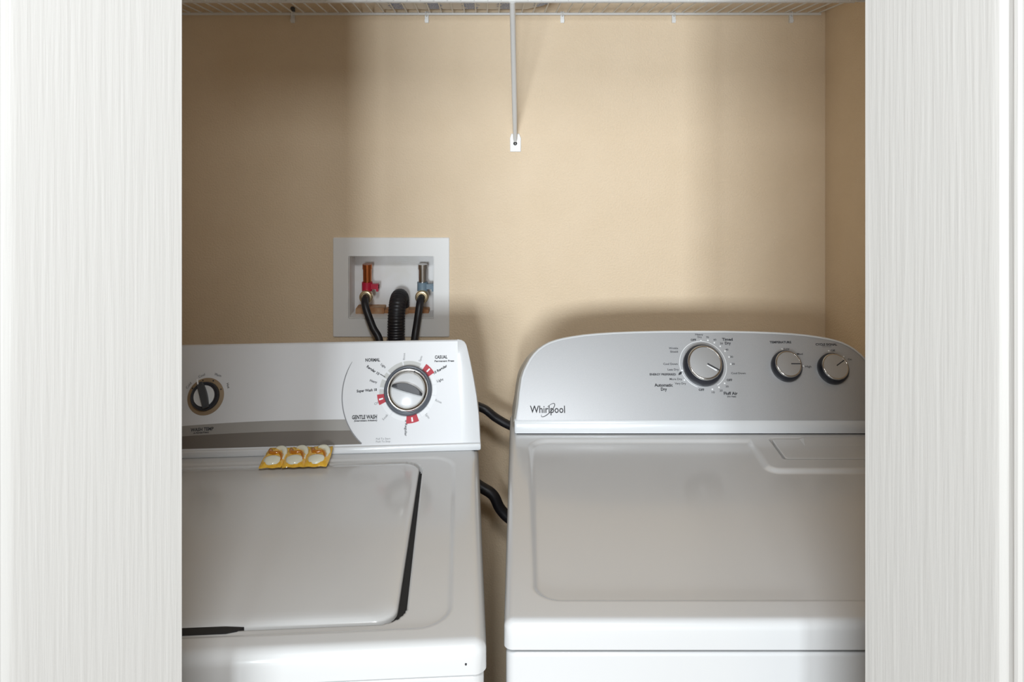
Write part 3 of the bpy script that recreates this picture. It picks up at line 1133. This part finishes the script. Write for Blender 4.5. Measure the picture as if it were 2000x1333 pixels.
hose('supply_hose', [(-.3865, 2.106, 1.083), (-.3855, 2.088, 1.079), (-.3800, 2.076, 1.062), (-.3620, 2.064, 1.022), (-.3420, 2.052, .985), (-.3400, 2.040, .900), (-.3470, 2.02, .70)], .0092,
     'black supply hose hanging from the red-handled valve', 'hose')
hose('supply_hose', [(-.2470, 2.106, 1.083), (-.2475, 2.088, 1.079), (-.2490, 2.076, 1.062), (-.2540, 2.064, 1.022), (-.2580, 2.052, .985), (-.2640, 2.035, .900), (-.2700, 2.02, .70)], .0092,
     'black supply hose hanging from the blue-grey valve', 'hose')
hd = hose('drain_hose', [(-.3035, 2.146, 1.050), (-.3035, 2.139, 1.072), (-.3035, 2.113, 1.082), (-.3035, 2.085, 1.074), (-.3040, 2.068, 1.045), (-.3040, 2.062, 1.000), (-.3045, 2.056, .90), (-.306, 2.04, .70)], .0215,
          'thick black corrugated drain hose hooked into the outlet box', 'hose', ribs=.0016, n=20)
g = G()
g.tube([(-.3040, 2.062, .992), (-.3045, 2.059, .930)], .0228, 20)
g.v = [p - hd.location for p in g.v]
g.build('cuff', M['hgrey'], hd, smooth=60)

# cables crossing the gap between the two machines
hose('power_cord', [(-.26, 1.98, .905), (-.16, 1.965, .888), (-.100, 1.955, .868), (-.078, 1.95, .860), (-.055, 1.95, .842), (-.018, 1.95, .822), (.04, 1.96, .80), (.16, 1.98, .74)], .0098,
     'black cord crossing the gap between the machines, upper one', 'cord', 'cords behind the machines')
hose('power_cord', [(-.24, 1.98, .75), (-.15, 1.965, .712), (-.092, 1.955, .680), (-.062, 1.95, .662), (-.045, 1.95, .630), (-.018, 1.95, .604), (.04, 1.96, .57), (.14, 1.98, .50)], .0125,
     'black cord crossing the gap between the machines, lower one', 'cord', 'cords behind the machines')

# ------------------------------------------------------------------ wire shelf
SX0, SX1 = XL + .004, 0.750
SYB, SYF = 2.088, 1.785
ZB, ZF_, ZL = 1.795, 1.8165, 1.7945
sh = empty('wire_shelf', (0, WY, ZB))
tag(sh, 'white wire shelf mounted high across the closet back wall', 'shelf')
SO = Vector((0, WY, ZB))


def spart(g_, name, m=M['wire'], parent=sh, **k):
    g_.v = [p - SO for p in g_.v]
    return g_.build(name, m, parent, **k)


spart(G().tube([(SX0, SYB, ZB), (SX1, SYB, ZB)], .0036, 10), 'back_rail')
spart(G().tube([(SX0, SYF - .004, ZL), (XR - .004, SYF - .004, ZL)], .0036, 10), 'front_rail')
spart(G().tube([(SX0, SYF, ZF_), (XR - .004, SYF, ZF_)], .0032, 10), 'upper_front_rail')
for t in (.62,):
    y = SYB + (SYF - SYB) * t
    z = ZB + (ZF_ - ZB) * t - .004
    spart(G().tube([(SX0, y, z), (XR - .006, y, z)], .0026, 8), 'cross_rod')
pitch = .0285
nw = int((SX1 - SX0) / pitch)
SK = .012
gw = G()
pts = [(0, SYB, ZB + .003), (SK, SYF, ZF_ + .003), (SK, SYF - .006, ZF_), (SK, SYF - .007, ZL - .002)]
gw.tube(pts, .0018, 6)
first = gw
first.v = [p - Vector((0, WY, ZB)) for p in first.v]
w0 = first.build('deck_wire', M['wire'], sh)
for i in range(nw + 1):
    x = SX1 - .004 - i * pitch
    if i == 0:
        w0.location.x = x
        continue
    c_ = w0.copy()
    c_.location.x = x
    col.objects.link(c_)
# wall clips
for i, x in enumerate((-.567, -.232, .1064, .3846, .678)):
    g = G()
    g.box((x - .0045, 2.0925, ZB - .022), (x + .0045, 2.0995, ZB + .006))
    g.tube([(x, 2.088 + .0055 * math.cos(a), ZB + .0055 * math.sin(a)) for a in [R(20 + 32 * k) for k in range(10)]], .0016, 6)
    g.tube([(x, 2.099, ZB - .016), (x, 2.090, ZB - .016)], .0052, 12)
    k = spart(g, 'wall_clip', M['wire'], smooth=50)
    g = G()
    if i == 0:
        g.tube([(x, 2.092, ZB + .014), (x, 2.0985, ZB + .014)], .0052, 10)
        g.tube([(x, 2.0995, ZB + .010), (x, 2.0995, ZB - .020)], .0045, 8)
        spart(g, 'screw', M['screw'], k)
# brace
g = G()
a, b = Vector((-.0155, SYF - .004, ZL - .002)), Vector((-.0112, 2.0945, 1.482))
pp = [a.lerp(b, k / 10) for k in range(11)]
g.tube(pp + [Vector((-.0112, 2.0965, 1.476))], [.0062] * 9 + [.0056, .0050, .0034], 12)
g.tube([(-.0225, SYF - .004, ZL), (-.0085, SYF - .004, ZL)], .0058, 12)
br = spart(g, 'brace', M['wire'], smooth=50)
g = G()
pl = [(-.024, 1.4505), (.0030, 1.4505), (.0035, 1.4850), (-.0010, 1.4960), (-.0210, 1.4960), (-.0245, 1.4850)]
FW.slab(g, [(pl, 0.0003), (pl, .0022), ([((u + .011) * .93 - .011, (v - 1.473) * .95 + 1.473) for u, v in pl], .0032)])
spart(g, 'brace_foot', M['wire'], br, smooth=30)
g = G()
FW.lathe(g, -.0112, 1.4715, [(.0048, .003), (.0048, .0045), (.0036, .0058), (.0022, .0052), (.001, .0050)], 16)
spart(g, 'screw', M['screw'], br)

# ------------------------------------------------------------------ folded quilt on the shelf
g = G()
qx0, qx1, qy0, qy1 = -.345, .075, 1.83, 2.072
th_ = .022


def zsh(y):
    return ZB + (ZF_ - ZB) * (SYB - y) / (SYB - SYF) + .0062


nq = 60
for layer in range(3):
    zo = layer * (th_ + .0005)
    prof = []
    for k in range(21):
        a = R(-90 + 180 * k / 20)
        prof.append((qy1 - th_ / 2 - .004 * layer + th_ / 2 * math.cos(a), th_ / 2 + th_ / 2 * math.sin(a)))
    prof = [(qy0 + .006 * layer, 0)] + prof + [(qy0 + .006 * layer, th_)]
    v = []
    for i in range(nq + 1):
        t = i / nq
        x = qx0 + (qx1 - qx0) * t + .004 * layer
        e = min(t, 1 - t) * nq
        pin = 1 if e > 2 else (.55, .85, .97)[int(e)]
        wob = .0022 * math.sin(x * 74) + .001 * math.sin(x * 210 + layer)
        for (y, z) in prof:
            yy = y + (wob if y > qy1 - .03 else 0)
            if x > .01 and y > 2.0:
                yy = min(yy, 2.072 - (x - .01) * 1.3)
            zz = th_ / 2 + (z - th_ / 2) * pin
            v.append((x, yy, zsh(yy) + zo + zz + .0008))
    m_ = len(prof)
    f = [(i * m_ + k, i * m_ + (k + 1) % m_, (i + 1) * m_ + (k + 1) % m_, (i + 1) * m_ + k) for i in range(nq) for k in range(m_)]
    f += [tuple(range(m_)), tuple(nq * m_ + k for k in range(m_))]
    g.add(v, f)
qo = Vector((-.135, 1.95, zsh(1.95)))
g.v = [p - qo for p in g.v]
q_ = g.build('folded_quilt', M['quilt'], None, smooth=50)
q_.location = qo
tag(q_, 'folded white quilt with blue printed blocks lying on the wire shelf', 'quilt')
